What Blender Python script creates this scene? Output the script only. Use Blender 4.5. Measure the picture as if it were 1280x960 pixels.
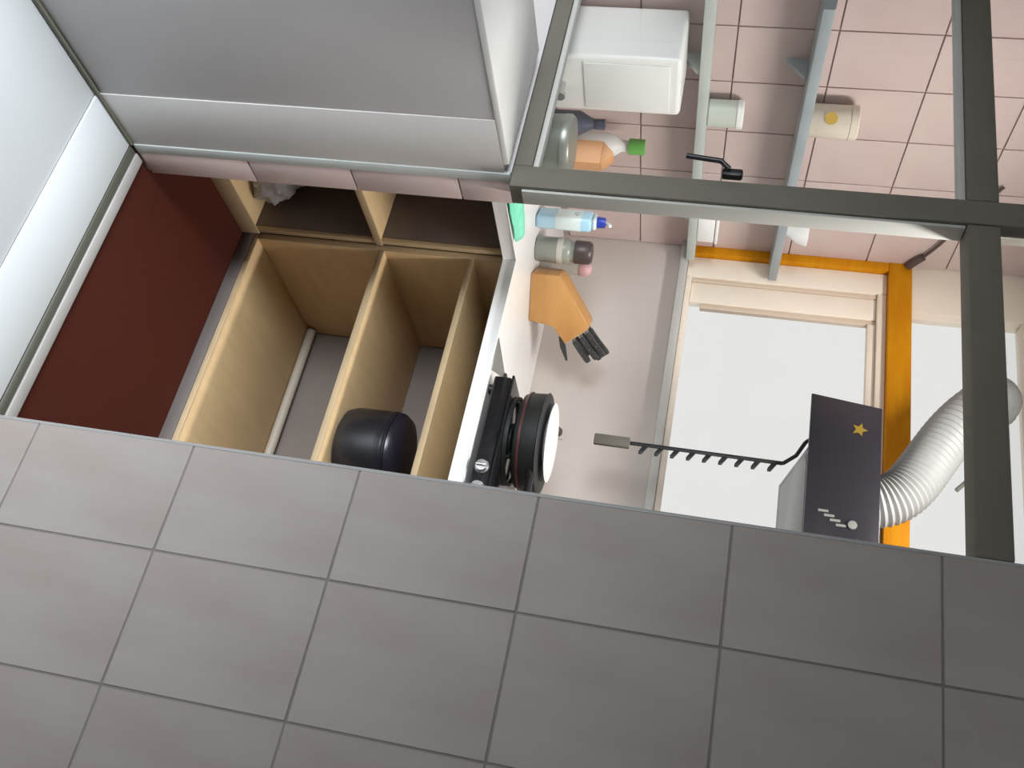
import bpy, bmesh, math, random
from mathutils import Vector, Matrix
random.seed(7)
for o in list(bpy.data.objects): bpy.data.objects.remove(o, do_unlink=True)
scene = bpy.context.scene
COL = scene.collection

# ------------------------------------------------------------------ camera
# The phone was held on its side: world "up" points to the right of the frame.
RC = ((-0.19874997, 0.11483905, 0.97329874),
      (0.86810593, 0.48154265, 0.12045236),
      (-0.45485222, 0.86886631, -0.19539905))
cam_d = bpy.data.cameras.new('camera'); cam = bpy.data.objects.new('camera', cam_d); COL.objects.link(cam)
cam_d.sensor_width = 36.0; cam_d.lens = 33.4235; cam_d.clip_start = 0.02
right = Vector(RC[0]); up = -Vector(RC[1]); back = -Vector(RC[2])
M = Matrix((right, up, back)).transposed().to_4x4(); M.translation = (0, 0, 1.45)
cam.matrix_world = M
scene.camera = cam

# ------------------------------------------------------------------ world, lights, exposure
w = bpy.data.worlds.new('sky'); scene.world = w; w.use_nodes = True
bgn = w.node_tree.nodes['Background']
bgn.inputs[0].default_value = (1.0, 0.99, 0.98, 1); bgn.inputs[1].default_value = 0.9
vs = scene.view_settings
vs.view_transform = 'Standard'; vs.look = 'None'; vs.gamma = 1.0; vs.use_curve_mapping = False
vs.exposure = 0.0
def area(name, loc, target, sx, sy, power, col, spread=180):
    d = bpy.data.lights.new(name, 'AREA'); d.shape = 'RECTANGLE'; d.size = sx; d.size_y = sy; d.energy = power; d.color = col; d.spread = math.radians(spread)
    o = bpy.data.objects.new(name, d); COL.objects.link(o); o.location = loc
    o.rotation_euler = (Vector(target) - Vector(loc)).to_track_quat('-Z', 'Y').to_euler()
    return o
# daylight coming through the balcony door behind the camera
area('balcony_daylight', (-1.45, -1.93, 1.25), (-1.70, 1.2, -0.45), 1.5, 1.6, 60, (0.90, 0.955, 1.0), 66)

# ------------------------------------------------------------------ materials
def mat(name, col, rough=0.5, metal=0.0, var=0.0, scale=8.0, bump=0.0, bscale=60.0, col2=None, spec=None, stretch=None, coat=0.0):
    m = bpy.data.materials.new(name); m.use_nodes = True
    nt = m.node_tree; b = nt.nodes['Principled BSDF']
    b.inputs['Base Color'].default_value = (*col, 1); b.inputs['Roughness'].default_value = rough; b.inputs['Metallic'].default_value = metal
    if spec is not None: b.inputs['Specular IOR Level'].default_value = spec
    if coat: b.inputs['Coat Weight'].default_value = coat; b.inputs['Coat Roughness'].default_value = 0.1
    tc = nt.nodes.new('ShaderNodeTexCoord')
    src = tc.outputs['Object']
    if stretch:
        mp = nt.nodes.new('ShaderNodeMapping'); mp.inputs['Scale'].default_value = stretch
        nt.links.new(src, mp.inputs[0]); src = mp.outputs[0]
    if var or col2:
        n = nt.nodes.new('ShaderNodeTexNoise'); n.inputs['Scale'].default_value = scale; n.inputs['Detail'].default_value = 5
        nt.links.new(src, n.inputs['Vector'])
        r = nt.nodes.new('ShaderNodeValToRGB')
        c2 = col2 if col2 else tuple(max(0, c*(1-var)) for c in col)
        r.color_ramp.elements[0].position = 0.35; r.color_ramp.elements[0].color = (*c2, 1)
        r.color_ramp.elements[1].position = 0.65; r.color_ramp.elements[1].color = (*col, 1)
        nt.links.new(n.outputs['Fac'], r.inputs[0]); nt.links.new(r.outputs[0], b.inputs['Base Color'])
    if bump:
        n2 = nt.nodes.new('ShaderNodeTexNoise'); n2.inputs['Scale'].default_value = bscale; n2.inputs['Detail'].default_value = 3
        nt.links.new(src, n2.inputs['Vector'])
        bp = nt.nodes.new('ShaderNodeBump'); bp.inputs['Strength'].default_value = bump; bp.inputs['Distance'].default_value = 0.004
        nt.links.new(n2.outputs['Fac'], bp.inputs['Height']); nt.links.new(bp.outputs[0], b.inputs['Normal'])
    return m
def glass_mat(name, tint=(0.94, 0.945, 0.94), rough=0.0, ior=1.25):
    m = bpy.data.materials.new(name); m.use_nodes = True; nt = m.node_tree
    for n in list(nt.nodes):
        if n.type == 'BSDF_PRINCIPLED': nt.nodes.remove(n)
    out = nt.nodes['Material Output']
    t = nt.nodes.new('ShaderNodeBsdfTransparent'); t.inputs[0].default_value = (*tint, 1)
    g = nt.nodes.new('ShaderNodeBsdfGlossy'); g.inputs[0].default_value = (1, 1, 1, 1); g.inputs['Roughness'].default_value = rough
    f = nt.nodes.new('ShaderNodeFresnel'); f.inputs[0].default_value = ior
    x = nt.nodes.new('ShaderNodeMixShader')
    nt.links.new(f.outputs[0], x.inputs[0]); nt.links.new(t.outputs[0], x.inputs[1]); nt.links.new(g.outputs[0], x.inputs[2]); nt.links.new(x.outputs[0], out.inputs[0])
    return m
def emit_mat(name, col, s):
    m = bpy.data.materials.new(name); m.use_nodes = True; b = m.node_tree.nodes['Principled BSDF']
    b.inputs['Base Color'].default_value = (*col, 1); b.inputs['Emission Color'].default_value = (*col, 1); b.inputs['Emission Strength'].default_value = s
    return m
M = dict(
 marble=mat('white_floor_stone', (0.58, 0.615, 0.64), 0.4, var=0.05, scale=3),
 red_floor=mat('red_oxide_floor', (0.058, 0.0125, 0.006), 0.8, col2=(0.052, 0.012, 0.008), scale=2.5, spec=0.12),
 half_wall=mat('half_wall_paint', (0.50, 0.485, 0.485), 0.55, var=0.06, scale=2),
 half_wall_light=mat('half_wall_pilaster', (0.62, 0.60, 0.585), 0.5, var=0.08, scale=2.5),
 cap=mat('white_stone_cap', (0.85, 0.86, 0.84), 0.35, var=0.04),
 seam=mat('dark_seam', (0.12, 0.12, 0.09), 0.7),
 trackm=mat('dark_track_metal', (0.10, 0.105, 0.085), 0.5, 0.3),
 saddle=mat('grey_saddle', (0.36, 0.35, 0.34), 0.5, var=0.1),
 grout=mat('tile_grout', (0.18, 0.165, 0.158), 0.85),
 tile=mat('grey_wall_tile', (0.300, 0.275, 0.256), 0.5, col2=(0.268, 0.226, 0.208), scale=4.5, stretch=(1.6, 1, 0.5), spec=0.3),
 tile_trim=mat('tile_edge_trim', (0.27, 0.265, 0.26), 0.4),
 pink=mat('pink_wall_tile', (0.56, 0.42, 0.405), 0.35, col2=(0.62, 0.51, 0.475), scale=3),
 pinkj=mat('pink_tile_joint', (0.40, 0.30, 0.29), 0.8),
 jamb=mat('pale_jamb_edge', (0.50, 0.53, 0.51), 0.5),
 back=mat('pinkish_plaster', (0.52, 0.465, 0.43), 0.6, var=0.05, scale=2),
 cream=mat('cream_plaster', (0.80, 0.74, 0.66), 0.7, var=0.05, scale=2),
 ceiling=mat('ceiling_white', (0.75, 0.74, 0.72), 0.8),
 tan=mat('raw_tan_board', (0.70, 0.51, 0.28), 0.6, col2=(0.64, 0.46, 0.25), scale=5, stretch=(6, 1, 6)),
 tan_edge=mat('tan_board_edge', (0.52, 0.39, 0.235), 0.55, var=0.12, scale=7),
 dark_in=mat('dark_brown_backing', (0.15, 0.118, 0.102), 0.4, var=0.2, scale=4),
 plinth=mat('grey_plinth', (0.135, 0.115, 0.108), 0.6, var=0.08),
 cabback=mat('cabinet_back_paint', (0.21, 0.175, 0.158), 0.6, var=0.06),
 top=mat('white_worktop', (0.92, 0.92, 0.90), 0.25, var=0.03),
 frame=mat('dark_grey_frame_metal', (0.138, 0.128, 0.106), 0.65, 0.0, var=0.08, scale=6, spec=0.2),
 bead=mat('pale_grey_glazing_bead', (0.42, 0.42, 0.39), 0.5),
 glass=glass_mat('window_glass'),
 black=mat('black_plastic', (0.012, 0.012, 0.014), 0.4),
 blackgloss=mat('black_gloss', (0.012, 0.012, 0.014), 0.12),
 pot=mat('black_pot_enamel', (0.012, 0.012, 0.016), 0.38),
 potin=mat('navy_pot_rim', (0.012, 0.012, 0.022), 0.3),
 castiron=mat('cast_iron', (0.012, 0.014, 0.013), 0.55, bump=0.2),
 steel=mat('brushed_steel', (0.62, 0.62, 0.62), 0.25, 0.9),
 greysteel=mat('dull_grey_steel', (0.33, 0.34, 0.31), 0.35, 0.5, var=0.15),
 white=mat('white_plastic', (0.82, 0.82, 0.80), 0.35),
 platew=mat('white_china', (0.88, 0.88, 0.86), 0.2),
 yellow=mat('yellow_wood_paint', (0.62, 0.27, 0.004), 0.6, col2=(0.58, 0.21, 0.003), scale=7, stretch=(1, 1, 6), spec=0.15),
 sash=mat('cream_sash_paint', (0.90, 0.80, 0.68), 0.5, var=0.04),
 tanbead=mat('tan_sash_bead', (0.66, 0.53, 0.42), 0.5),
 sillm=mat('grey_sill_stone', (0.52, 0.51, 0.49), 0.4, var=0.06),
 shelf=mat('pale_grey_green_shelf', (0.50, 0.54, 0.51), 0.35, var=0.1),
 shelfb=mat('blue_grey_shelf', (0.33, 0.37, 0.39), 0.35, var=0.15),
 wood=mat('orange_beech', (0.52, 0.265, 0.085), 0.45, col2=(0.46, 0.225, 0.068), scale=4, stretch=(1, 1, 8)),
 endgrain=mat('pale_end_grain', (0.72, 0.52, 0.34), 0.5, var=0.1),
 handle=mat('dark_knife_handle', (0.045, 0.045, 0.045), 0.4),
 sky_blue=mat('sky_blue_plastic', (0.30, 0.58, 0.80), 0.35, col2=(0.50, 0.70, 0.80), scale=3),
 pale_label=mat('pale_bottle_label', (0.66, 0.75, 0.74), 0.4, var=0.05),
 print=mat('faint_grey_print', (0.33, 0.38, 0.42), 0.5),
 navy=mat('navy_cap', (0.03, 0.06, 0.42), 0.3),
 navybottle=mat('slate_navy_plastic', (0.075, 0.09, 0.13), 0.35),
 jar=mat('grey_green_jar', (0.30, 0.31, 0.27), 0.3, var=0.2, scale=10),
 beige=mat('beige_label', (0.50, 0.47, 0.42), 0.5),
 darklid=mat('dark_brown_lid', (0.06, 0.042, 0.04), 0.4),
 pinkp=mat('pink_plastic', (0.65, 0.38, 0.40), 0.4),
 mint=mat('mint_cloth', (0.16, 0.68, 0.44), 0.9, col2=(0.28, 0.78, 0.56), scale=12, bump=0.4),
 bag=mat('grey_white_plastic_bag', (0.40, 0.385, 0.40), 0.3, var=0.15, scale=9),
 orange=mat('orange_card', (0.72, 0.36, 0.16), 0.5, var=0.1),
 greenp=mat('green_cap', (0.16, 0.50, 0.10), 0.4),
 palegreen=mat('pale_green_plastic', (0.55, 0.60, 0.53), 0.4),
 creamtin=mat('cream_tin', (0.68, 0.60, 0.50), 0.4, var=0.06),
 mustard=mat('mustard_print', (0.55, 0.36, 0.06), 0.5),
 duct=mat('grey_white_duct', (0.33, 0.33, 0.325), 0.5, var=0.08, scale=12),
 hood=mat('black_hood_glass', (0.020, 0.018, 0.023), 0.22),
 hoodu=mat('hood_under_steel', (0.22, 0.22, 0.23), 0.3, 0.6),
 sticker=mat('yellow_sticker', (0.20, 0.13, 0.008), 0.5),
 brown=mat('brown_bakelite', (0.07, 0.04, 0.035), 0.4),
 cable=mat('dark_brown_cable', (0.09, 0.06, 0.055), 0.5),
 redpaint=mat('dark_red_enamel', (0.10, 0.028, 0.03), 0.35),
 rail=mat('pale_grey_pipe', (0.47, 0.42, 0.35), 0.45),
 fill_glow=emit_mat('added_fill_diffuser', (1.0, 0.97, 0.92), 6.0),  # glow for the added kitchen fill lamp
)

# ------------------------------------------------------------------ mesh helpers
def add_box(bm, x0, x1, y0, y1, z0, z1):
    v = [bm.verts.new((x, y, z)) for z in (z0, z1) for y in (y0, y1) for x in (x0, x1)]
    for f in ((0, 2, 3, 1), (4, 5, 7, 6), (0, 1, 5, 4), (2, 6, 7, 3), (0, 4, 6, 2), (1, 3, 7, 5)):
        bm.faces.new([v[i] for i in f])
def bevel(bm, r, seg=2):
    if r > 0: bmesh.ops.bevel(bm, geom=list(bm.edges), offset=r, segments=seg, profile=0.5, affect='EDGES', clamp_overlap=True)
def to_mesh(name, bm, m, smooth=True, angle=40):
    me = bpy.data.meshes.new(name); bmesh.ops.recalc_face_normals(bm, faces=bm.faces[:]); bm.to_mesh(me); bm.free()
    if m is not None: me.materials.append(M[m])
    if smooth:
        for p in me.polygons: p.use_smooth = True
        try: me.set_sharp_from_angle(angle=math.radians(angle))
        except Exception: pass
    return me
def link(name, me, parent=None, loc=None, rot=None):
    o = bpy.data.objects.new(name, me); COL.objects.link(o)
    if parent is not None: o.parent = parent
    if loc is not None: o.location = loc
    if rot is not None: o.rotation_euler = rot
    return o
def box(name, b, m, parent=None, r=0.003, loc=None, rot=None):
    bm = bmesh.new(); add_box(bm, *b); bevel(bm, r); return link(name, to_mesh(name, bm, m), parent, loc, rot)
def prism(name, pts, y0, y1, m, parent=None, r=0.0, axis='y', loc=None, rot=None):
    """polygon pts in the plane normal to axis, extruded along it"""
    bm = bmesh.new()
    def mk(p, t):
        return {'y': (p[0], t, p[1]), 'x': (t, p[0], p[1]), 'z': (p[0], p[1], t)}[axis]
    a = [bm.verts.new(mk(p, y0)) for p in pts]; b = [bm.verts.new(mk(p, y1)) for p in pts]; n = len(pts)
    bm.faces.new(a); bm.faces.new(b[::-1])
    for i in range(n): bm.faces.new((a[i], b[i], b[(i+1) % n], a[(i+1) % n]))
    bevel(bm, r)
    return link(name, to_mesh(name, bm, m), parent, loc, rot)
def lathe(name, prof, m, parent=None, seg=40, loc=None, rot=None):
    bm = bmesh.new(); rings = []
    for r, z in prof:
        if r < 1e-6: rings.append([bm.verts.new((0, 0, z))])
        else: rings.append([bm.verts.new((r*math.cos(2*math.pi*i/seg), r*math.sin(2*math.pi*i/seg), z)) for i in range(seg)])
    for A, B in zip(rings, rings[1:]):
        for i in range(seg):
            j = (i+1) % seg
            if len(A) == 1 and len(B) == 1: continue
            if len(A) == 1: bm.faces.new((A[0], B[i], B[j]))
            elif len(B) == 1: bm.faces.new((A[i], B[0], A[j]))
            else: bm.faces.new((A[i], B[i], B[j], A[j]))
    return link(name, to_mesh(name, bm, m), parent, loc, rot)
def tube(name, pts, rad, m, parent=None, seg=12, loc=None, rot=None, radf=None):
    bm = bmesh.new(); pts = [Vector(p) for p in pts]; rings = []; n0 = None
    for i, p in enumerate(pts):
        t = (pts[min(i+1, len(pts)-1)] - pts[max(i-1, 0)]).normalized()
        if n0 is None: n0 = t.orthogonal().normalized()
        else: n0 = (n0 - t*n0.dot(t)).normalized()
        b = t.cross(n0); r = radf(i) if radf else rad
        rings.append([bm.verts.new(p + (n0*math.cos(2*math.pi*k/seg) + b*math.sin(2*math.pi*k/seg))*r) for k in range(seg)])
    for A, B in zip(rings, rings[1:]):
        for k in range(seg): bm.faces.new((A[k], B[k], B[(k+1) % seg], A[(k+1) % seg]))
    bm.faces.new(rings[0][::-1]); bm.faces.new(rings[-1])
    return link(name, to_mesh(name, bm, m), parent, loc, rot)
def bez(p0, p1, p2, p3, n):
    p0, p1, p2, p3 = map(Vector, (p0, p1, p2, p3)); out = []
    for i in range(n+1):
        t = i/n; out.append((1-t)**3*p0 + 3*(1-t)**2*t*p1 + 3*(1-t)*t*t*p2 + t**3*p3)
    return out
def thing(name, label, cat, loc=(0, 0, 0), rotz=0, group=None):
    o = bpy.data.objects.new(name, None); COL.objects.link(o); o.location = loc; o.rotation_euler = (0, 0, rotz)
    o['label'] = label; o['category'] = cat
    if group: o['group'] = group
    return o
def tag(o, label, cat, group=None):
    o['label'] = label; o['category'] = cat
    if group: o['group'] = group
    return o
def struct(o, label=None):
    o['kind'] = 'structure'
    if label: o['label'] = label
    return o
def root(name, label=None):
    o = bpy.data.objects.new(name, None); COL.objects.link(o); return struct(o, label)

# ------------------------------------------------------------------ key dimensions (metres)
YP = 1.647            # plane of the tiled partition and its metal frame
YI = 1.747            # kitchen side of that partition
XJ = -1.395           # jamb of the opening
XT = -0.638           # tiled edge of the opening
XL = -2.15            # kitchen side wall (pink tiles)
YB = 2.85             # kitchen window wall
XR = 0.35; ZC = 2.62
YC = 2.248            # cabinet fronts under the window
XW = -1.59            # cabinet fronts of the wing
ZT = 0.877            # worktop

# ------------------------------------------------------------------ the setting
# front room floor: stone slabs with fine joints
fl = struct(box('floor', (-2.6, 1.6, -2.0, YP, -0.06, -0.006), 'saddle', r=0), 'pale blue-white stone floor in front of the opening')
slab_rows = [(-1.95, -0.9), (-0.9, 0.29), (0.29, 1.478)]
for (ya, yb) in slab_rows:
    for xa in (-2.6, -1.39, 0.11):
        xb = {-2.6: -1.39, -1.39: 0.11, 0.11: 1.6}[xa]
        box('slab', (xa+.001, xb-.001, ya+.001, yb-.001, -0.05, 0.0), 'marble', fl, r=0.0015)
box('threshold_slab', (XJ+.001, XT+0.9, 1.480, YP-.002, -0.05, 0.004), 'marble', fl, r=0.003)
kf = struct(box('floor_kitchen', (XL, XR, YP, YB, -0.06, 0.0), 'red_floor', r=0), 'dark red oxide kitchen floor between threshold and cabinets')
sd = root('trim_1', 'grey door track and saddle across the opening')
box('door_track', (XJ+.004, XT-.002, YP, YP+0.026, 0.0, 0.006), 'trackm', sd, r=0.002)
box('saddle_strip', (XJ+.004, XT-.002, YP+0.026, YP+0.058, 0.0, 0.010), 'saddle', sd, r=0.003)

# tiled partition
wt = struct(box('wall_right', (XT+.003, 1.6, YP-.0010, YI, 0.0, ZC), 'grout', r=0), 'partition wall clad in large grey tiles')
TW, TH, J = 0.2520, 0.3535, 0.0018
cols = [(XT, -0.412)] + [(-0.412+i*TW, -0.412+(i+1)*TW) for i in range(8)]
rows = [(0.0, 0.118)] + [(0.118+i*TH, 0.118+(i+1)*TH) for i in range(7)] + [(0.118+7*TH, ZC-.001)]
cache = {}
for ci, (xa, xb) in enumerate(cols):
    xb = min(xb, 1.6)
    for (za, zb) in rows:
        if xb-xa < .02 or zb-za < .02: continue
        key = (round(xb-xa, 4), round(zb-za, 4))
        if key not in cache:
            bm = bmesh.new(); add_box(bm, J if ci else 0.0006, xb-xa-J, 0.0, 0.0055, J, zb-za-J); bevel(bm, 0.0012, 1)
            cache[key] = to_mesh('tile', bm, 'tile')
        link('tile', cache[key], wt, (xa, YP-0.003+random.uniform(-.0004, .0004), za))
box('edge_trim', (XT-0.001, XT+0.006, YP-0.004, YI, 0.004, ZC-.005), 'tile_trim', wt, r=0.001)

# low half wall in front of the opening, with a pilaster and a stone cap
hw = struct(box('wall_half', (-1.74, XJ-.003, 0.7, YP-.002, 0.0, 0.953), 'half_wall', r=0.002), 'low grey half wall with a white stone cap')
box('pilaster', (XJ-.004, XJ, 1.480, YP-.003, 0.0, 0.953), 'half_wall_light', hw, r=0.0012)
box('cap', (-1.76, XJ+.0, 0.69, YP-.030, 0.953, 0.968), 'cap', hw, r=0.003)
struct(box('baseboard_left', (XJ+.0005, XJ+.008, 0.7, YP-.004, 0.005, 0.013), 'seam', r=0.001), 'thin dark seam along the foot of the half wall')

# jamb of the opening: pale corner edge and pink reveal tiles
pw = struct(box('wall_left', (-2.6, XJ-.006, YP, YI, 0.0, 0.968), 'half_wall', r=0), 'low wall under the side pane of the partition')
box('corner_edge', (XJ-.012, XJ+.003, YP-.003, YP+0.026, 0.012, 0.966), 'jamb', pw, r=0.003)
for za, zb in ((0.012, 0.306), (0.306, 0.572), (0.572, 0.838), (0.838, 0.967)):
    box('reveal_tile', (XJ-.007, XJ+.001, YP+0.027, YI+.002, za+.002, zb-.002), 'pink', pw, r=0.001)

# kitchen side wall with pink tiles
kw = struct(box('wall_side', (XL-0.1, XL, 0.9, YB+.1, 0.0, ZC), 'pinkj', r=0), 'kitchen side wall clad in pink tiles')
PW_, PH = 0.2, 0.265
cache = {}
for i in range(10):
    ya = YB-0.001-(i+1)*PW_; 
    for k in range(7):
        za = ZT+0.02+k*PH; zb = min(za+PH, ZC-.002)
        if zb-za < .03: continue
        key = round(zb-za, 4)
        if key not in cache:
            bm = bmesh.new(); add_box(bm, 0.0, 0.007, 0.002, PW_-0.002, 0.002, zb-za-0.002); bevel(bm, 0.001, 1); cache[key] = to_mesh('tile', bm, 'pink')
        link('tile', cache[key], kw, (XL-.001+random.uniform(-.0005, .0005), ya, za))

# window wall: pieces round the opening
WX0, WX1, WZ0, WZ1, WZ2 = -2.145, -0.30, 1.345, 2.11, 2.50
wb = root('wall_back', 'pinkish kitchen wall under the bright window')
box('dado', (XL-.1, XR, YB, YB+0.12, 0.0, WZ0-0.028), 'back', wb, r=0)
box('side_panel', (WX1, XR, YB, YB+0.12, WZ0-0.028, ZC), 'back', wb, r=0)
box('lintel', (XL-.1, WX1, YB, YB+0.12, WZ2, ZC), 'cream', wb, r=0)
box('return_panel', (XL-.1, WX0, YB, YB+0.12, WZ0-0.028, WZ2), 'cream', wb, r=0)
struct(box('wall_end', (XR, XR+.1, YI, YB+.1, 0.0, ZC), 'back', r=0), 'kitchen end wall behind the tiled partition')
struct(box('ceiling_kitchen', (XL-.1, XR+.1, YI, YB+.12, ZC, ZC+.08), 'ceiling', r=0), 'white kitchen ceiling')
struct(box('ceiling', (-2.7, 1.7, -2.1, YI, ZC, ZC+.08), 'ceiling', r=0), 'white ceiling of the front room')
wr = root('wall_rear', 'wall behind the viewer with a balcony opening')
box('side_panel', (-2.7, -2.4, -2.1, -2.0, 0, ZC), 'ceiling', wr, r=0)
box('side_panel', (-0.6, 1.7, -2.1, -2.0, 0, ZC), 'ceiling', wr, r=0)
box('lintel', (-2.4, -0.6, -2.1, -2.0, 2.15, ZC), 'ceiling', wr, r=0)
struct(box('wall_front_room_side', (-2.7, -2.6, -2.0, YP, 0, ZC), 'half_wall', r=0), 'side wall of the front room')
struct(box('wall_front_room_end', (1.6, 1.7, -2.0, YI, 0, ZC), 'half_wall', r=0), 'end wall of the front room')

# kitchen window: sill, yellow outer frame, cream sash, panes
wi = root('window_1', 'bright kitchen window with yellow outer frame and cream sash')
box('sill', (WX0, WX1, YB-0.035, YB+0.13, WZ0-0.028, WZ0), 'sillm', wi, r=0.003)
box('frame_stile', (WX0, WX0+0.034, YB-0.012, YB+0.09, WZ0, WZ1-.076), 'yellow', wi, r=0.003)
box('frame_stile', (WX1-0.04, WX1, YB-0.012, YB+0.09, WZ0, WZ1-.076), 'yellow', wi, r=0.003)
box('frame_head', (WX0, WX1, YB-0.014, YB+0.09, WZ1-0.076, WZ1), 'yellow', wi, r=0.003)
sx0, sx1, sz0, sz1 = WX0+0.035, WX1-0.041, WZ0+.001, WZ1-.077
box('sash_stile', (sx0, sx0+0.085, YB+.012, YB+.06, sz0, sz1), 'sash', wi, r=0.003)
box('sash_stile', (sx1-0.085, sx1, YB+.012, YB+.06, sz0, sz1), 'sash', wi, r=0.003)
box('sash_rail', (sx0+.0855, sx1-.0855, YB+.012, YB+.06, sz1-0.03, sz1), 'sash', wi, r=0.003)
box('sash_rail', (sx0+.0855, sx1-.0855, YB+.012, YB+.06, sz0, sz0+0.02), 'sash', wi, r=0.003)
box('sash_bead', (sx0+0.086, sx0+0.100, YB+.022, YB+.05, sz0+.021, sz1-.031), 'tanbead', wi, r=0.002)
box('inner_stile', (sx0+0.101, sx0+0.185, YB+.028, YB+.06, sz0+.021, sz1-.031), 'sash', wi, r=0.003)
box('inner_bead', (sx0+0.186, sx0+0.203, YB+.034, YB+.058, sz0+.06, sz1-.031), 'tanbead', wi, r=0.002)
box('inner_rail', (sx0+0.204, sx1-.086, YB+.028, YB+.06, sz1-.058, sz1-.031), 'sash', wi, r=0.003)
box('pane', (sx0+0.19, sx1-.08, YB+.040, YB+.044, sz0+.015, sz1-.05), 'glass', wi, r=0)
# ventilator over it
box('vent_stile', (WX0, WX0+0.19, YB+.0, YB+.07, WZ1+.001, WZ2), 'sash', wi, r=0.003)
box('vent_rail', (WX0+.191, WX1, YB+.0, YB+.07, WZ2-.04, WZ2), 'sash', wi, r=0.003)
tube('latch', [(-1.325, YB-.002, 2.285), (-1.335, YB-.03, 2.268), (-1.30, YB-.032, 2.238)], 0.007, 'greysteel', wi, 8)
box('pane', (WX0+.18, WX1-.002, YB+.040, YB+.044, WZ1+.001, WZ2-.035), 'glass', wi, r=0)

# partition frame over the half wall and the opening
wf = root('window_2', 'dark grey metal partition frame with post, transom and side pane')
ZTR0, ZTR1 = 1.940, 2.004
box('post', (-1.424, -1.362, YP-.002, YP+0.062, 0.970, ZC-.002), 'frame', wf, r=0.004)
box('transom', (-2.6, -1.425, YP, YP+0.06, ZTR0, ZTR1), 'frame', wf, r=0.004)
box('transom', (-1.361, XT-.003, YP, YP+0.06, ZTR0, ZTR1), 'frame', wf, r=0.004)
box('bottom_rail', (-2.6, -1.425, YP, YP+0.06, 0.970, 1.012), 'frame', wf, r=0.004)
box('glazing_bead', (-2.6, -1.427, YP+.004, YP+.03, 1.013, 1.026), 'bead', wf, r=0.002)
box('glazing_bead', (-2.6, -1.427, YP+.004, YP+.03, 1.924, 1.939), 'bead', wf, r=0.002)
box('post_bead', (-1.361, -1.354, YP+.006, YP+0.05, 1.0, ZTR0-.002), 'bead', wf, r=0.001)
box('pane', (-2.6, -1.426, YP+.032, YP+.036, 1.012, ZTR0), 'glass', wf, r=0)
box('pane', (-2.6, -1.426, YP+.032, YP+.036, ZTR1, ZC-.002), 'glass', wf, r=0)
box('pane', (-1.360, XT-.003, YP+.032, YP+.036, ZTR1, ZC-.002), 'glass', wf, r=0)
hd = box('handle', (-1.444, -1.424, YP-.022, YP-.002, 1.435, 1.480), 'black', wf, r=0.005)
tube('lever', [(-1.436, YP-.026, 1.45), (-1.45, YP-.034, 1.43), (-1.456, YP-.036, 1.355)], 0.006, 'black', hd)

# ------------------------------------------------------------------ cabinets
TB = 0.02
cb = thing('base_cabinet', 'long open tan board cabinet with two shelves under the window worktop', 'cabinet', (0, 0, 0))
box('plinth', (XW, XR-.01, YC-.004, YC+.10, 0.0, 0.040), 'plinth', cb, r=0.003)
def board(name, b, parent, edge='front'):
    return box(name, b, 'tan', parent, r=0.002)
board('bottom_board', (XW, XR-.01, YC, 2.80, 0.041, 0.056), cb)
board('side_panel', (XW, XW+0.018, YC, 2.80, 0.057, 0.836), cb)
board('shelf', (XW+.019, XR-.01, YC+.002, 2.80, 0.452, 0.470), cb)
board('shelf', (XW+.019, XR-.01, YC+.002, 2.80, 0.733, 0.750), cb)
board('side_panel', (-0.30, -0.282, YC, 2.80, 0.057, 0.4515), cb)
box('back_panel', (XW+.019, XR-.01, 2.801, 2.81, 0.057, 0.836), 'cabback', cb, r=0)
for z in (0.452, 0.733):
    box('edge_strip', (XW+.019, XR-.01, YC-.003, YC+.0015, z, z+0.018), 'tan_edge', cb, r=0.001)
box('edge_strip', (XW-.001, XW+0.019, YC-.003, YC-.0003, 0.060, 0.836), 'tan_edge', cb, r=0.001)
box('edge_strip', (XW+.02, XR-.01, YC-.003, YC-.0003, 0.041, 0.058), 'tan_edge', cb, r=0.001)

wc = thing('base_cabinet', 'short open tan cabinet with dark brown interior at right angles beside the pink jamb', 'cabinet', (0, 0, 0))
YW0 = 1.76; YW1 = YC-.006
box('bottom_board', (XL+.02, XW, YW0, YW1, 0.022, 0.045), 'tan', wc, r=0.002)
box('edge_strip', (XW+.0005, XW+.004, YW0, YW1, 0.0, 0.060), 'tan_edge', wc, r=0.001)
box('shelf', (XL+.02, XW-.001, YW0, YW1-.018, 0.440, 0.460), 'tan', wc, r=0.002)
box('edge_strip', (XW-.0005, XW+.004, YW0, YW1, 0.440, 0.462), 'tan_edge', wc, r=0.001)
box('side_panel', (XL+.02, XW, YW0-.002, YW0+.016, 0.05, 0.836), 'tan', wc, r=0.002)
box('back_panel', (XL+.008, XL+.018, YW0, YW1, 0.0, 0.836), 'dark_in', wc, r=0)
box('added_bounce_panel', (XL+.02, XW-.016, YW1-.017, YW1, 0.046, 0.836), 'dark_in', wc, r=0.001)  # added across the dark blind corner so the interior catches bounced light
box('corner_post', (XW-.015, XW-.0005, YW1-.017, YW1, 0.046, 0.836), 'tan_edge', wc, r=0.002)

# L-shaped worktop
L = [(XL+.006, YW0-.008), (XW+.012, YW0-.008), (XW+.012, YC-.012), (XR-.005, YC-.012), (XR-.005, YB-.001), (XL+.006, YB-.001)]
tag(prism('worktop', L, 0.838, ZT, 'top', r=0.004, axis='z'), 'white L-shaped stone worktop over the open cabinets', 'worktop')

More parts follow.
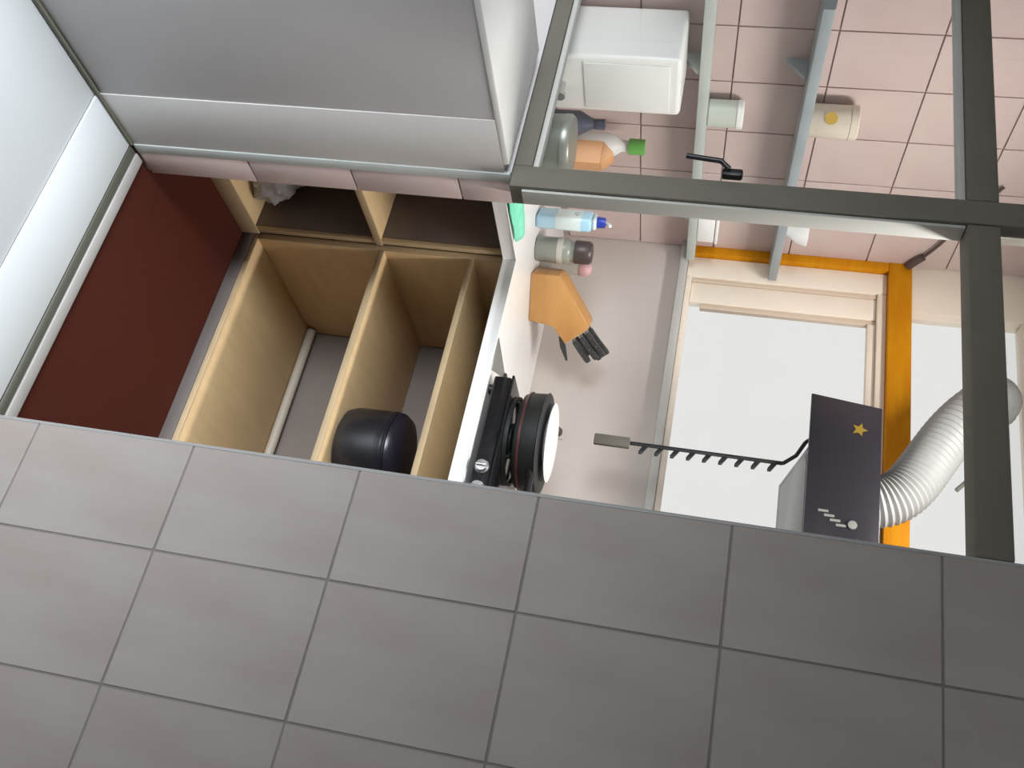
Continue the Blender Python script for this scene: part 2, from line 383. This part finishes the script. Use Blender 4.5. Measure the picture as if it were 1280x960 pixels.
# wall shelves on the pink wall
for z, m, d, y1, lab in ((1.337, 'shelf', 0.03, YB-.04, 'pale grey-green wall shelf on the pink tiles level with the window sill'), (1.628, 'shelfb', 0.03, YB-.005, 'blue-grey wall shelf on the pink tiles above the paler one')):
    s = thing('wall_shelf', lab, 'shelf', (XL+.006, 0, z), group='shelves on the pink tiled wall')
    box('board', (0, 0.12 if z > 1.5 else 0.09, 1.0, y1, 0, d), m, s, r=0.003)
    for yb in (1.3, 1.95, 2.6): prism('bracket', [(0.0, -0.001), (0.07, -0.001), (0.07, -0.008), (0.008, -0.06), (0.0, -0.06)], yb, yb+.012, m, s)

# things on the wall shelves
ZS1, ZS2 = 1.3675, 1.6585
sb = thing('storage_box', 'white storage box with lid on the paler wall shelf near the window corner', 'box', (XL+.052, 2.645, ZS1))
box('body', (-0.036, 0.036, -0.065, 0.065, 0.0, 0.060), 'white', sb, r=0.006)
box('lid', (-0.039, 0.039, -0.068, 0.068, 0.0605, 0.072), 'platew', sb, r=0.004)
bw = thing('bowl', 'white bowl on the blue-grey wall shelf near the window corner', 'bowl', (XL+.066, 2.62, ZS2))
lathe('cup', [(0, 0), (0.026, 0), (0.028, 0.006), (0.050, 0.040), (0.057, 0.070), (0.054, 0.071), (0.046, 0.042), (0.022, 0.012), (0, 0.011)], 'platew', bw, 36)
lathe('foot_ring', [(0.020, -0.0004), (0.026, -0.0004), (0.026, -0.0002), (0.020, -0.0002)], 'platew', bw, 36)
cj = thing('food_container', 'pale green-white round container on the paler wall shelf seen through the side pane', 'container', (XL+.052, 2.13, ZS1))
lathe('body', [(0, 0), (0.036, 0), (0.040, 0.004), (0.040, 0.085), (0, 0.085)], 'palegreen', cj, 32)
lathe('lid', [(0, 0.0855), (0.042, 0.0855), (0.042, 0.100), (0.038, 0.104), (0, 0.104)], 'white', cj, 32)
cc = thing('tea_tin', 'cream tin with a mustard yellow spot on the blue-grey wall shelf behind the side pane', 'tin', (XL+.066, 2.12, ZS2))
lathe('body', [(0, 0), (0.046, 0), (0.048, 0.003), (0.048, 0.110), (0, 0.110)], 'creamtin', cc, 36)
lathe('lid', [(0, 0.1105), (0.0495, 0.1105), (0.0495, 0.130), (0.046, 0.134), (0, 0.134)], 'creamtin', cc, 36)
prism('spot', [(0.018*math.cos(a*math.pi/8), 0.018*math.sin(a*math.pi/8)+0.055) for a in range(16)], -0.0012, 0.0, 'mustard', cc, loc=(0.0275, -0.0405, 0.0), rot=(0, 0, math.radians(34)))

# ------------------------------------------------------------------ things in and on the cabinets
# pipe lying in the lower compartment
tag(tube('pipe', [(-1.56, 2.765, 0.073), (-0.2, 2.765, 0.073)], 0.016, 'rail', seg=16), 'pale grey pipe lying at the back of the lowest compartment', 'pipe')

# black pot on the middle shelf
pt = thing('cooking_pot', 'black enamel pot with a low lid on the middle shelf', 'pot', (-0.985, 2.400, 0.471), 0.4)
lathe('body', [(0, 0), (0.095, 0), (0.112, 0.01), (0.120, 0.035), (0.122, 0.12), (0.118, 0.145), (0.121, 0.150), (0.121, 0.155), (0, 0.155)], 'pot', pt)
lathe('lid', [(0.118, 0.1555), (0.121, 0.158), (0.119, 0.168), (0.104, 0.186), (0.07, 0.196), (0, 0.198)], 'potin', pt)
lathe('rim_band', [(0.1195, 0.1385), (0.1225, 0.140), (0.1225, 0.148), (0.1205, 0.1495)], 'potin', pt)

# crumpled plastic bag in the wing cabinet
def crumple(name, rx, ry, rz, m, parent=None, loc=None, amp=0.2, seed=1, sub=4):
    bm = bmesh.new(); bmesh.ops.create_icosphere(bm, subdivisions=sub, radius=1)
    from mathutils import noise
    for v in bm.verts:
        n = noise.noise(v.co*2.2 + Vector((seed, seed*2, 0))) + 0.6*abs(noise.noise(v.co*5 + Vector((seed*3, 0, seed))))
        k = 1 + amp*n; co = v.co*k
        v.co = Vector((co.x*rx, co.y*ry, max(-0.8, co.z)*rz + 0.8*rz))
    return link(name, to_mesh(name, bm, m, angle=25), parent, loc)
pb = thing('plastic_bag', 'crumpled grey-white plastic bag inside the dark-lined cabinet', 'bag', (-1.705, 2.125, 0.046))
crumple('bag_body', 0.05, 0.07, 0.072, 'bag', pb, amp=0.35, seed=3)
crumple('knot', 0.014, 0.018, 0.022, 'bag', pb, loc=(0.0, -0.01, 0.128), amp=0.5, seed=9, sub=3)

# mint cloth over the worktop edge
def cloth():
    bm = bmesh.new(); nu, nv = 16, 22; grid = []
    path = [(-0.115, ZT+.003), (-0.08, ZT+.016), (-0.045, ZT+.020), (-0.018, ZT+.014), (-0.004, ZT+.003)]
    from mathutils import noise
    def pos(t):
        t *= len(path)-1; i = min(int(t), len(path)-2); f = t-i
        return (path[i][0]*(1-f)+path[i+1][0]*f, path[i][1]*(1-f)+path[i+1][1]*f)
    for u in range(nu+1):
        row = []
        for v in range(nv+1):
            x, z = pos(v/nv); y = 1.80 + 0.36*u/nu
            h = 0.009*max(0, noise.noise(Vector((x*28, y*16, 2)))+0.35)
            yy = y + 0.02*noise.noise(Vector((x*9, y*5, 7)))
            row.append(bm.verts.new((XW+.012+x + (h*0.8 if x > 0.012 else 0), yy, z + (h if x <= 0.012 else 0))))
        grid.append(row)
    for u in range(nu):
        for v in range(nv): bm.faces.new((grid[u][v], grid[u+1][v], grid[u+1][v+1], grid[u][v+1]))
    return bm
ck = link('cloth', to_mesh('cloth', cloth(), 'mint', angle=60))
md = ck.modifiers.new('thick', 'SOLIDIFY'); md.thickness = 0.002; md.offset = 1
tag(ck, 'mint green cloth lying folded along the worktop edge near the grey post', 'cloth')

# knife block and knives
KB = thing('knife_block', 'orange wooden knife block leaning on the white worktop', 'knife block', (-1.725, 2.49, ZT+.0005), math.radians(48))
prof = [(0, 0), (0.158, 0), (0.164, 0.085), (0.222, 0.122), (0.162, 0.196), (0.145, 0.190), (0.02, 0.108), (0, 0.09)]
prism('body', prof, -0.05, 0.05, 'wood', KB, r=0.004)
a1, a2 = Vector((0.222, 0, 0.122)), Vector((0.162, 0, 0.196)); ed = (a2-a1).normalized(); nrm = Vector((-ed.z, 0, ed.x))
if nrm.x < 0: nrm = -nrm
ang = math.atan2(nrm.z, nrm.x)
fc = (a1+a2)/2
bm = bmesh.new(); add_box(bm, -0.042, 0.042, -0.044, 0.044, -0.0005, 0.0015)
link('slot_face', to_mesh('slot_face', bm, 'endgrain', smooth=False), KB, fc+nrm*0.0006, (0, math.pi/2-ang, 0))
Rz = Matrix.Rotation(math.radians(48), 4, 'Z'); kbl = Vector((-1.725, 2.49, ZT+.0005))
kn_desc = ['highest knife handle beside the back edge of the orange block', 'black knife handle in the upper row of the orange block nearest the pale wall',
  'black knife handle in the middle of the orange block', 'black knife handle low in the near row of the orange block', 'short black knife handle low in the orange block, nearer the wall',
  'slim black knife handle between the others in the orange block']
spots = [(0.030, -0.026, 0.105), (0.030, 0.026, 0.115), (0.006, 0.0, 0.112), (-0.022, -0.026, 0.095), (-0.022, 0.026, 0.085), (0.008, -0.033, 0.10)]
for (u, v, ln), d in zip(spots, kn_desc):
    p = kbl + Rz @ (fc + ed*u + Vector((0, v, 0)) + nrm*0.0012)
    k = thing('kitchen_knife', d, 'knife', p, 0, 'knives in the orange block'); k.rotation_euler = (Rz @ Matrix.Rotation(math.pi/2-ang, 4, 'Y')).to_euler()
    box('bolster', (-0.007, 0.007, -0.004, 0.004, 0.001, 0.011), 'steel', k, r=0.001)
    prism('handle', [(-0.008, 0.0115), (0.008, 0.0115), (0.009, ln*0.5), (0.010, ln-0.01), (0.006, ln), (-0.008, ln), (-0.010, ln-0.012), (-0.007, ln*0.5)], -0.006, 0.006, 'handle', k, r=0.002)
    for zz in (0.3, 0.6): lathe('rivet', [(0, -0.0072), (0.0025, -0.0072), (0.0025, 0.0072), (0, 0.0072)], 'steel', k, 10, (0, 0, ln*zz), (math.pi/2, 0, 0))
# one more in the low side slot
p = kbl + Rz @ Vector((0.1960, -0.02, 0.1000))
k = thing('kitchen_knife', 'grey paring knife sticking out under the other handles of the orange block', 'knife', p, 0, 'knives in the orange block')
k.rotation_euler = (Rz @ Matrix.Rotation(math.radians(72), 4, 'Y')).to_euler()
box('bolster', (-0.005, 0.005, -0.003, 0.003, 0.001, 0.009), 'steel', k, r=0.001)
prism('handle', [(-0.006, 0.0095), (0.006, 0.0095), (0.010, 0.045), (0.003, 0.095), (-0.003, 0.095), (-0.009, 0.045)], -0.005, 0.005, 'handle', k, r=0.002)

# bottle, jar and pink-topped pot at the corner
bt = thing('bottle', 'light blue and white bottle with navy cap beside the grey post', 'bottle', (-1.845, 2.372, ZT+.0005), math.radians(-28))
def rbox(name, sx, sy, z0, z1, m, parent, r=0.012, seg=3, taper=1.0):
    bm = bmesh.new(); add_box(bm, -sx/2, sx/2, -sy/2, sy/2, z0, z1)
    for v in bm.verts:
        if v.co.z > (z0+z1)/2: v.co.x *= taper; v.co.y *= taper
    bevel(bm, r, seg); return link(name, to_mesh(name, bm, m), parent)
bd = rbox('body', 0.075, 0.045, 0.0, 0.176, 'sky_blue', bt, 0.01)
rbox('label_band', 0.0765, 0.0465, 0.055, 0.150, 'pale_label', bd, 0.010)
for i, (u, zz, hh, ww) in enumerate(((-0.010, 0.118, 0.020, 0.003), (-0.002, 0.116, 0.016, 0.003), (0.006, 0.118, 0.020, 0.003), (0.012, 0.124, 0.006, 0.008))):
    box('print_mark', (u-ww/2, u+ww/2, -0.0238, -0.0232, zz, zz+hh), 'print', bd, r=0)
rbox('shoulder', 0.055, 0.036, 0.1765, 0.19, 'pale_label', bt, 0.008)
cp = lathe('cap', [(0, 0.1905), (0.017, 0.1905), (0.018, 0.195), (0.016, 0.216), (0, 0.218)], 'navy', bt, 24)
tube('spout', [(0.0, 0, 0.218), (0.006, 0, 0.226), (0.020, 0, 0.234)], 0.005, 'white', cp, 10)
jr = thing('jar', 'grey-green jar with beige label and dark brown lid near the bottle', 'jar', (-1.785, 2.455, ZT+.0005), 0)
lathe('body', [(0, 0), (0.036, 0), (0.041, 0.006), (0.042, 0.09), (0.038, 0.108), (0.034, 0.112), (0.034, 0.125), (0, 0.125)], 'jar', jr)
lathe('label_band', [(0.0415, 0.070), (0.0428, 0.071), (0.0428, 0.089), (0.0412, 0.090)], 'beige', jr)
lathe('lid', [(0, 0.1255), (0.037, 0.1255), (0.038, 0.130), (0.037, 0.172), (0.030, 0.180), (0, 0.181)], 'darklid', jr)
pk = thing('pepper_mill', 'small pink-topped shaker just behind the grey-green jar', 'shaker', (-1.80, 2.565, ZT+.0005), 0)
lathe('body', [(0, 0), (0.023, 0), (0.025, 0.004), (0.020, 0.05), (0.024, 0.11), (0.022, 0.13), (0, 0.13)], 'beige', pk, 24)
lathe('cap', [(0, 0.1305), (0.023, 0.1305), (0.026, 0.14), (0.024, 0.158), (0.012, 0.17), (0, 0.172)], 'pinkp', pk, 24)

# things behind the side pane, on the wing of the worktop
ap = thing('water_purifier', 'white upright water purifier behind the side pane against the pink tiles', 'purifier', (-2.03, 1.885, ZT+.0005), 0)
rbox('body', 0.20, 0.20, 0.012, 0.42, 'white', ap, 0.014)
box('base', (-0.095, 0.095, -0.095, 0.095, 0.0, 0.0115), 'greysteel', ap, r=0.003)
box('front_panel', (0.1005, 0.104, -0.08, 0.08, 0.16, 0.39), 'cap', ap, r=0.001)
lathe('tap', [(0, 0), (0.009, 0), (0.009, 0.035), (0.014, 0.037), (0.014, 0.05), (0, 0.052)], 'steel', ap, 16, (0.1005, 0.0, 0.10), (0, math.pi/2, 0))
cn = thing('canister', 'dull grey steel canister standing just behind the side pane', 'canister', (-1.775, 1.955, ZT+.0005))
lathe('body', [(0, 0), (0.076, 0), (0.08, 0.004), (0.08, 0.125), (0, 0.125)], 'greysteel', cn)
lathe('lid', [(0.082, 0.1255), (0.082, 0.142), (0.076, 0.150), (0, 0.152)], 'greysteel', cn)
nb = thing('bottle', 'slate navy bottle behind the steel canister', 'bottle', (-1.97, 2.075, ZT+.0005))
lathe('body', [(0, 0), (0.032, 0), (0.036, 0.004), (0.036, 0.13), (0.02, 0.16), (0.014, 0.175), (0, 0.175)], 'navybottle', nb)
lathe('cap', [(0, 0.1755), (0.016, 0.1755), (0.016, 0.205), (0, 0.206)], 'navybottle', nb, 20)
oc = thing('carton', 'small orange carton between the navy and the green-capped bottle', 'carton', (-1.93, 2.165, ZT+.0005), math.radians(20))
bdy = box('body', (-0.035, 0.035, -0.032, 0.032, 0, 0.200), 'orange', oc, r=0.002)
prism('gable', [(-0.035, 0.2005), (0.035, 0.2005), (0.004, 0.233), (-0.004, 0.233)], -0.031, 0.031, 'orange', oc, r=0.001)
gb = thing('bottle', 'white bottle with a green cap by the orange carton', 'bottle', (-2.04, 2.235, ZT+.0005))
lathe('body', [(0, 0), (0.036, 0), (0.04, 0.005), (0.04, 0.19), (0.03, 0.225), (0.018, 0.24), (0.018, 0.262), (0, 0.262)], 'white', gb)
lathe('cap', [(0, 0.2625), (0.024, 0.2625), (0.025, 0.266), (0.024, 0.312), (0, 0.314)], 'greenp', gb, 24)

# gas stove with pans at the worktop front
st = thing('gas_stove', 'black glass gas stove at the front of the worktop', 'stove', (-0.87, 2.422, ZT+.0005))
for fx in (-0.30, 0.30):
    for fy in (-0.14, 0.14): lathe('foot', [(0, 0), (0.014, 0), (0.014, 0.012), (0, 0.012)], 'black', st, 16, (fx, fy, 0))
box('body', (-0.33, 0.33, -0.170, 0.165, 0.0125, 0.062), 'blackgloss', st, r=0.006)
box('glass_top', (-0.335, 0.335, -0.174, 0.17, 0.0625, 0.070), 'blackgloss', st, r=0.003)
for bx in (-0.20, 0.17):
    br = lathe('burner', [(0, 0.0705), (0.05, 0.0705), (0.05, 0.076), (0.03, 0.079), (0.03, 0.084), (0, 0.085)], 'castiron', st, 28, (bx, -0.035, 0))
    lathe('support_ring', [(0.118, 0.071), (0.126, 0.071), (0.126, 0.082), (0.118, 0.082), (0.118, 0.071)], 'castiron', br, 36)
    for a in range(4):
        c, s = math.cos(a*math.pi/2+.785), math.sin(a*math.pi/2+.785)
        tube('pan_support', [(0.117*c, 0.117*s, 0.072), (0.117*c, 0.117*s, 0.088), (0.04*c, 0.04*s, 0.0885)], 0.0045, 'castiron', br, 8)
for kx in (-0.055, 0.005, 0.22):
    kb = lathe('knob', [(0, 0), (0.019, 0), (0.019, 0.006), (0.016, 0.008), (0.015, 0.018), (0, 0.019)], 'steel', st, 24, (kx, -0.1705, 0.038), (math.pi/2, 0, 0))
    box('grip', (-0.003, 0.003, -0.014, 0.014, 0.0192, 0.026), 'steel', kb, r=0.001)
pan = thing('saucepan', 'black round pan on the stove burner under a white plate', 'pan', (-1.075, 2.387, ZT+.0945))
lathe('body', [(0, 0), (0.118, 0.0), (0.131, 0.006), (0.137, 0.02), (0.140, 0.066), (0.143, 0.069), (0.140, 0.0715), (0.10, 0.0715), (0, 0.0715)], 'castiron', pan, 56)
lathe('base_ring', [(0.137, 0.016), (0.1395, 0.017), (0.1405, 0.022), (0.1382, 0.023)], 'redpaint', pan, 56)
hnd = tube('handle', [(0.115, -0.070, 0.055), (0.145, -0.090, 0.066), (0.19, -0.11, 0.070), (0.26, -0.14, 0.058)], 0.010, 'black', pan, 10)
tube('side_lug', bez((-0.128, 0.05, 0.060), (-0.165, 0.06, 0.072), (-0.160, 0.115, 0.080), (-0.105, 0.087, 0.060), 12), 0.005, 'black', pan, 8)
pl = thing('plate', 'white china plate lying on the lidded black pan', 'plate', (-1.085, 2.395, ZT+.167))
lathe('dish', [(0, 0), (0.065, 0.0), (0.072, 0.003), (0.108, 0.012), (0.111, 0.015), (0.107, 0.016), (0.07, 0.007), (0, 0.005)], 'platew', pl, 56)

# spatula head lying at the worktop edge
sp = thing('spatula', 'grey triangular spatula lying beside the stove', 'spatula', (0, 0, ZT+.0005))
prism('blade', [(-1.315, 2.245), (-1.213, 2.245), (-1.290, 2.44)], 0.0, 0.0025, 'greysteel', sp, r=0.0005, axis='z')
tube('handle', [(-1.285, 2.40, 0.006), (-1.27, 2.46, 0.009), (-1.255, 2.53, 0.009)], 0.006, 'handle', sp, 10)

# wall plug
pg = thing('wall_plug', 'small brown plug on the pinkish wall behind the stove', 'plug', (-1.327, YB-.0005, 1.0))
box('plate', (-0.02, 0.02, -0.008, 0, -0.02, 0.02), 'back', pg, r=0.002)
lathe('plug_body', [(0, 0), (0.015, 0), (0.017, 0.01), (0.010, 0.03), (0, 0.032)], 'brown', pg, 18, (0, -0.0085, 0.0), (math.pi/2, 0, 0))

# range hood with sticker, buttons and duct
rh = thing('range_hood', 'black glass range hood with a yellow star sticker and pale duct before the window', 'range hood', (0, 0, 0))
prism('front_glass', [(-1.400, 1.760), (-0.70, 1.760), (-0.70, 1.955), (-1.376, 1.955)], 2.500, 2.512, 'hood', rh, r=0.002)
bodyh = prism('body', [(2.513, 1.768), (2.846, 1.720), (2.846, 1.955), (2.513, 1.955)], -1.25, -0.71, 'hood', rh, r=0.004, axis='x')
prism('underside', [(2.53, 1.7650), (2.80, 1.7260), (2.80, 1.721), (2.53, 1.7600)], -1.22, -0.75, 'hoodu', rh, r=0.001, axis='x')
# star-shaped sticker
star = [((0.022 if i % 2 == 0 else 0.010)*math.cos(math.pi/2+i*math.pi/5)-1.300, (0.022 if i % 2 == 0 else 0.010)*math.sin(math.pi/2+i*math.pi/5)+1.895) for i in range(10)]
prism('sticker', star, 2.4985, 2.4998, 'sticker', rh)
for i in range(4): box('button_mark', (-1.045+.012*i, -1.038+.012*i, 2.4985, 2.4998, 1.795+.016*i, 1.822+.016*i), 'greysteel', rh, r=0)
lathe('dial', [(0, 0), (0.012, 0), (0.012, 0.006), (0, 0.007)], 'greysteel', rh, 20, (-1.01, 2.4998, 1.885), (math.pi/2, 0, 0))
pts = bez((-1.14, 2.64, 1.956), (-1.16, 2.62, 2.10), (-1.36, 2.64, 2.10), (-1.56, 2.72, 2.30), 60) + bez((-1.56, 2.72, 2.30), (-1.60, 2.74, 2.34), (-1.62, 2.79, 2.36), (-1.62, 2.86, 2.36), 12)[1:]
tube('duct', pts, 0.06, 'duct', rh, 28, radf=lambda i: 0.070 + (0.0035 if i % 2 else -0.0025))

# notched hanging strip under the hood
hs = thing('utensil_strip', 'dark notched hanging strip with hook teeth under the range hood', 'hook rack', (0, 0, 0))
XS, YS = -1.193, 2.56
box('strip', (XS-.005, XS+.005, YS-.004, YS+.004, 1.262, 1.700), 'black', hs, r=0.001)
box('handle', (XS-.016, XS+.018, YS-.008, YS+.008, 1.155, 1.2615), 'frame', hs, r=0.004)
for i in range(9):
    z = 1.300 + i*0.046
    prism('tooth', [(XS+.0052, z+.016), (XS+.0052, z), (XS+.022, z-.010), (XS+.030, z-.010), (XS+.030, z), (XS+.020, z+.006)], YS-.0035, YS+.0035, 'black', hs, r=0.0008)
tube('hook', [(XS, YS, 1.700), (XS-.03, YS, 1.735), (XS-.075, YS, 1.758), (XS-.085, YS, 1.768)], 0.006, 'black', hs, 8)

# cable on the pink wall
cl = thing('cable', 'dark brown cable hanging across the pink tiles above the yellow frame', 'cable', (0, 0, 0))
tube('cord', bez((XL+.016, 2.40, 2.27), (XL+.016, 2.56, 2.20), (XL+.016, 2.66, 2.19), (XL+.018, 2.775, 2.130), 16), 0.005, 'cable', cl, 8)
tube('plug_end', [(XL+.018, 2.775, 2.130), (XL+.02, 2.80, 2.112), (XL+.02, 2.83, 2.095)], 0.013, 'cable', cl, 12)

# unseen ceiling fill lamp, added to brighten the kitchen
lp = thing('added_fill_lamp', 'added white ceiling fill lamp brightening the kitchen', 'lamp', (-1.00, 2.00, ZC))
box('housing', (-0.45, 0.45, -0.09, 0.09, -0.03, -0.0005), 'white', lp, r=0.004)
box('diffuser', (-0.43, 0.43, -0.08, 0.08, -0.045, -0.0305), 'fill_glow', lp, r=0.004)
la = area('added_fill_light', (-1.00, 2.00, ZC-.05), (-1.00, 2.00, 0), 0.85, 0.15, 29, (1.0, 0.975, 0.945))  # added fill light, no such source is visible
